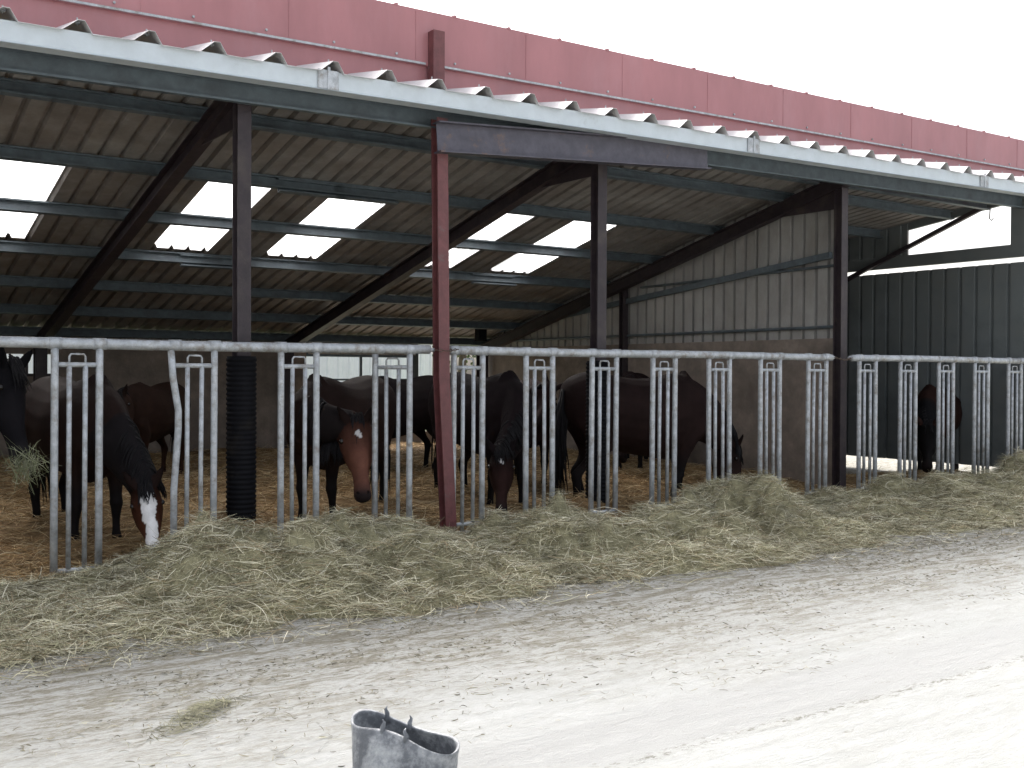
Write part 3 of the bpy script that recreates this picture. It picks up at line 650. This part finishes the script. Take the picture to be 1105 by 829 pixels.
    # eyes
    for s in (-1, 1):
        c = pl + d * HL * .245 + sd_ * s * .09 * hwid * S * hscale + u * .04 * S * hscale; e = MB(); k = .021 * S * hscale
        loft(e, [(c + d * k * math.cos(t_), sd_ * k * max(.05, math.sin(t_)), u * k * max(.05, math.sin(t_)) * .8) for t_ in np.linspace(math.pi, 0, 9)], 12)
        obj('eye', e, M['eye'], root, True)
    # mane and forelock as hair locks
    mn = MB(); rl = random.Random(hash(label) & 255 if False else len(label) * 7 + 3)
    def lock(p0, dirs, L, w_):
        p = Vector(p0); pts = [p.copy()]; dd = Vector(dirs[0])
        for k in range(5):
            dd = (dd * .6 + Vector(dirs[1]) * .45 + Vector((rl.gauss(0, .06), rl.gauss(0, .06), 0))).normalized(); p = p + dd * L / 5; pts.append(p.copy())
        mn.tube(pts, [w_ * q for q in (.9, 1.1, 1, .8, .5, .15)], 5)
    for i in range(260):
        t = rl.uniform(.04, 1.0); j = t * 12; a_, b_ = path[int(min(j, 11))], path[int(min(j, 11)) + 1]; fr_ = j - int(min(j, 11))
        p, tg, sv, uv, rz = a_[0].lerp(b_[0], fr_), a_[1], a_[2], a_[3], a_[4] * (1 - fr_) + b_[4] * fr_
        crest = uv if (uv.z > 0 or uv.dot(f) > 0) else -uv
        s = mane_side if rl.random() < .85 else -mane_side
        lock(p + crest * rz * .93 + tg * rl.uniform(-.02, .02), (crest * .4 + sv * s * .8, -Z + sv * s * .25 - crest * .05), rl.uniform(.13, .25) * S, rl.uniform(.006, .012))
    for i in range(40):
        lock(pl + u * .095 * S * hscale + sd_ * rl.uniform(-.045, .045) * S * hscale - d * rl.uniform(0, .07), (u * .5 + d, d * 1.0 - u * .05 + sd_ * rl.uniform(-.35, .35)), rl.uniform(.10, .22) * S * hscale, rl.uniform(.005, .009))
    obj('mane', mn, M['mane'], root, True)
    if tail:
        mn = MB()
        for i in range(70):
            p0 = Wd((-1.13 + rl.uniform(-.01, .03), rl.uniform(-.035, .035), 1.30 + rl.uniform(-.08, .05)))
            lock(p0, (-f * .25 + Z * -.7 + lft * rl.uniform(-.15, .15), -Z + f * .04 + lft * rl.uniform(-.08, .08)), rl.uniform(.6, .95) * S, rl.uniform(.008, .016))
        obj('tail', mn, M['mane'], root, True)
    return root
def W(x, y, Y): q = at_y(x, y, Y); return (q.x, q.y)
def W3(x, y, Y): return at_y(x, y, Y)
tocam = lambda p: (EYE - Vector(p)).normalized()
BLK = (.014, .012, .013); BAY = (.085, .028, .015); DBAY = (.045, .018, .012); CHEST = (.16, .055, .022)
# blazed horse eating between the first two panels
pm = W3(170, 616, 8.1); pp = W3(156, 528, 8.5)
horse('dark bay horse with a broad white blaze, head lowered to the hay', W(98, 405, 9.3), W(62, 405, 10.1), pp, pm, face=tocam(pm) + Vector((.05, 0, .2)), scale=1.06, z0=.03, coat=(.022, .012, .010), marking='blaze', step=(.05, -.12, 0, .1), brown_face=(.075, .028, .016), neck_col=(.013, .011, .012), mane_side=-1, muz=(.13, .11, .11))
# black horse at the left edge with hay in its mouth
pm = W3(26, 498, 8.5); pp = W3(2, 398, 8.75)
horse('black horse at the left edge chewing a mouthful of hay', (.62, 9.1), (.0, 9.9), pp, pm, face=Vector((.65, -.7, .35)), scale=1.12, z0=.05, coat=(.010, .009, .011), step=(.15, -.05, .05, -.05), mane_side=-1, muz=(.03, .028, .028), hscale=1.08)
hm = strands('hay_mouthful', np.array(W3(28, 503, 8.42))[None, :] + rng.normal(0, 1, (260, 3)) * [.05, .03, .05], None, .15, .004, [(.36, .38, .24), (.30, .33, .18), (.46, .46, .33)], 1.0, M['hay'])
tag(hm, 'bunch of green hay hanging from the mouth of the black horse at the left edge', 'hay', kind='stuff')
# chestnut far back
horse('small chestnut horse standing far back in the straw', W(150, 417, 12.9), W(190, 417, 13.6), W3(132, 430, 12.5), W3(134, 472, 12.2), scale=.90, z0=.16, coat=(.028, .015, .011), points=(.03, .014, .009))
# bay looking at the camera
pm = W3(393, 547, 8.38); pp = W3(384, 458, 8.72)
horse('bay horse with a small star looking out between the bars, stalks in its mouth', W(350, 405, 9.3), W(430, 412, 10.3), pp, pm, face=tocam(pm) + Vector((.10, 0, .22)), scale=1.07, z0=.03, coat=(.020, .011, .009), brown_face=(.14, .060, .042), neck_col=(.013, .010, .010), marking='star', step=(-.05, .02, .05, 0), mane_side=-1, hscale=1.10, hwid=1.38, muz=(.022, .016, .016))
hm = strands('straw_mouthful', np.array(W3(390, 566, 8.30))[None, :] + rng.normal(0, 1, (40, 3)) * [.045, .03, .04], None, .13, .003, [(.50, .45, .32), (.40, .36, .25)], 1.3, M['hay'])
tag(hm, 'few pale stalks hanging from the mouth of the bay horse', 'hay', kind='stuff')
# dark horse behind the red post
horse('nearly black horse standing far back behind the red post', W(414, 412, 12.2), W(470, 412, 12.5), W3(394, 440, 12.0), W3(388, 480, 11.9), scale=1.0, z0=.12, coat=(.016, .011, .011))
# black horse, rump to the left, star on its forehead
pm = W3(541, 570, 8.25); pp = W3(541, 492, 8.7)
horse('black horse with a white star, head down just right of the red post', W(540, 412, 9.35), W(500, 412, 10.15), pp, pm, face=tocam(pm) + Vector((0, 0, .3)), scale=1.12, z0=.0, coat=(.014, .009, .010), marking='star', step=(.05, -.1, .05, -.08), brown_face=(.030, .014, .012), mane_side=-1)
# brown horse whose ears show between barrier panels
horse('reddish brown horse with pricked ears behind the black horse with the star', W(572, 425, 10.3), W(545, 425, 11.3), W3(592, 420, 9.95), W3(578, 462, 9.6), scale=1.0, z0=.1, coat=(.028, .013, .012))
# big brown horse side-on, eating at the right
pm = W3(797, 560, 8.45); pp = W3(786, 486, 8.85)
horse('stout brown horse standing side on, rump left and head down at the barrier', W(722, 408, 9.15), W(640, 410, 9.35), pp, pm, face=Vector((.8, -.45, .2)), scale=1.20, z0=-.10, coat=(.020, .011, .010), step=(.1, -.22, .12, -.12), brown_face=(.025, .013, .011))
# horse behind it, only the back shows above
horse('dark horse mostly hidden behind the stout brown horse', W(681, 405, 11.2), W(690, 405, 12.2), W3(674, 450, 10.6), W3(672, 490, 10.4), scale=1.05, z0=.1, coat=(.018, .010, .010))
# horse in the side pen
pm = W3(1000, 532, 8.45); pp = W3(1001, 462, 8.85)
horse('black horse with brown flanks in the right side pen by the dark wall', W(1006, 425, 9.35), W(1042, 425, 10.1), pp, pm, face=tocam(pm), scale=1.0, z0=.0, coat=(.030, .014, .011), brown_face=(.009, .008, .008), neck_col=(.008, .008, .009), hscale=1.15, hwid=1.3, mane_side=1)
# ------------------------------------------------------------ squashed rubber tub
def tub():
    c = Vector((1.685, 3.05, 0)); n = 72
    rt_ = Vector((math.cos(R(35)), -math.sin(R(35)), 0)); fw_ = Vector((math.sin(R(35)), math.cos(R(35)), 0))
    root = empty('rubber_tub', c, 'worn grey rubber tub with a squashed rim on the pale yard', 'tub')
    def rim(th, h, inset):
        # th measured in camera-right / away frame
        k = h / .36; a = (.158 + .024 * k) - inset; b = (.130 + .025 * k) - inset
        x = a * math.cos(th); y = b * math.sin(th)
        # front lip folded inwards
        sag = k ** 3; fold = math.exp(-((th - math.radians(262)) / .42) ** 2)
        y = y * (1 - .35 * sag) + fold * .03 * sag - .42 * k * x
        z = h + sag * (-.050 * (math.cos(th) * .5 + .5) + .012 * math.sin(3 * th + .6))
        return c + rt_ * x + fw_ * y + Vector((0, 0, z))
    m_ = MB(); hs_ = [0, .004, .03, .1, .18, .26, .32, .352, .36]; T_ = np.linspace(0, 2 * math.pi, n, endpoint=False); rows = []
    for h in hs_: rows.append([rim(t, h, 0) + ((rim(t, h, 0) - c).normalized() * .006 if h >= .352 else Vector()) for t in T_])
    for h in reversed(hs_[2:]): rows.append([rim(t, h, .007) for t in T_])
    v = [q for r_ in rows for q in r_]
    m_.add(v, [(i * n + j, i * n + (j + 1) % n, (i + 1) * n + (j + 1) % n, (i + 1) * n + j) for i in range(len(rows) - 1) for j in range(n)] + [tuple(range(n))[::-1], tuple((len(rows) - 1) * n + j for j in range(n))])
    obj('shell', m_, M['tub'], root, True)
    for th0 in (R(100), R(262)):       # torn stumps where the two handles were
        for dth in (-.22, .22):
            hm_ = MB(); p = rim(th0 + dth, .36, 0); hm_.tube([p - Vector((0, 0, .02)), p + Vector((0, 0, .012)), p + Vector((-.006 * (1 if dth > 0 else -1), 0, .026)), p + Vector((0, 0, .036))], [.010, .008, .005, .0015], 8); obj('handle_stump', hm_, M['tub'], root, True)
tub()
# ------------------------------------------------------------ beyond the barn
def building():
    t = empty('outbuilding', (9.5, 25, 0), 'white ribbed outbuilding seen through the rear opening', 'building')
    mb = MB(); pr = corr(-2, 14.6, .3, .04); n = len(pr)
    mb.add([(x, 25 - h, 0) for x, h in pr] + [(x, 25 - h, 3.2) for x, h in pr], [(j, j + 1, n + j + 1, n + j) for j in range(n - 1)])
    mb.box(-2, 14.6, 25.01, 31, 0, 3.19); obj('wall', mb, M['white_wall'], t)
    r_ = MB(); r_.add([(-2.3, 24.7, 3.2), (14.9, 24.7, 3.2), (14.9, 28, 4.4), (-2.3, 28, 4.4), (14.9, 31.3, 3.2), (-2.3, 31.3, 3.2)], [(0, 1, 2, 3), (3, 2, 4, 5)]); obj('roof', r_, M['galv'], t)
building()
def tree(x, y, h, seed, label):
    rg = np.random.default_rng(seed); t = empty('tree', (x, y, 0), label, 'tree', 'trees behind the barn')
    m_ = MB(); m_.tube([(x, y, -.1), (x + .1, y, h * .3), (x, y + .1, h * .6), (x + .1, y, h * .9)], [.22, .16, .1, .03], 8)
    cl = []
    for k in range(16):
        a = rg.uniform(0, 6.28); z = h * rg.uniform(.3, .85); r_ = h * .3 * rg.uniform(.4, 1)
        e = Vector((x + r_ * math.cos(a), y + r_ * math.sin(a), z + h * .12)); m_.tube([(x, y, z), (e.x * .5 + x * .5, e.y * .5 + y * .5, z + h * .05), e], [.07, .05, .015], 5); cl.append(e)
    cl.append(Vector((x, y, h))); obj('trunk', m_, M['bark'], t, True)
    N = 7000; ci = rg.integers(0, len(cl), N); P = np.array([tuple(cl[i]) for i in ci]) + rg.normal(0, h * .085, (N, 3))
    s = .10; A = rg.normal(0, 1, (N, 3)); A /= np.linalg.norm(A, axis=1)[:, None]; B = np.cross(A, rg.normal(0, 1, (N, 3))); B /= np.linalg.norm(B, axis=1)[:, None]
    V = np.stack([P - A * s, P - B * s * .6, P + A * s, P + B * s * .6], 1).reshape(-1, 3)
    me = bpy.data.meshes.new('crown'); base = np.array([x, y, 0]); me.from_pydata((V - base).tolist(), [], (np.arange(N * 4).reshape(-1, 4)).tolist()); me.materials.append(M['leaf'])
    o = bpy.data.objects.new('crown', me); scene.collection.objects.link(o); o.parent = t
tree(20.5, 36, 6.5, 1, 'leafy tree at the left of the group behind the barn'); tree(23.6, 38, 7.5, 2, 'leafy tree in the middle of the group behind the barn'); tree(26.5, 40, 6.8, 3, 'leafy tree at the right of the group behind the barn')
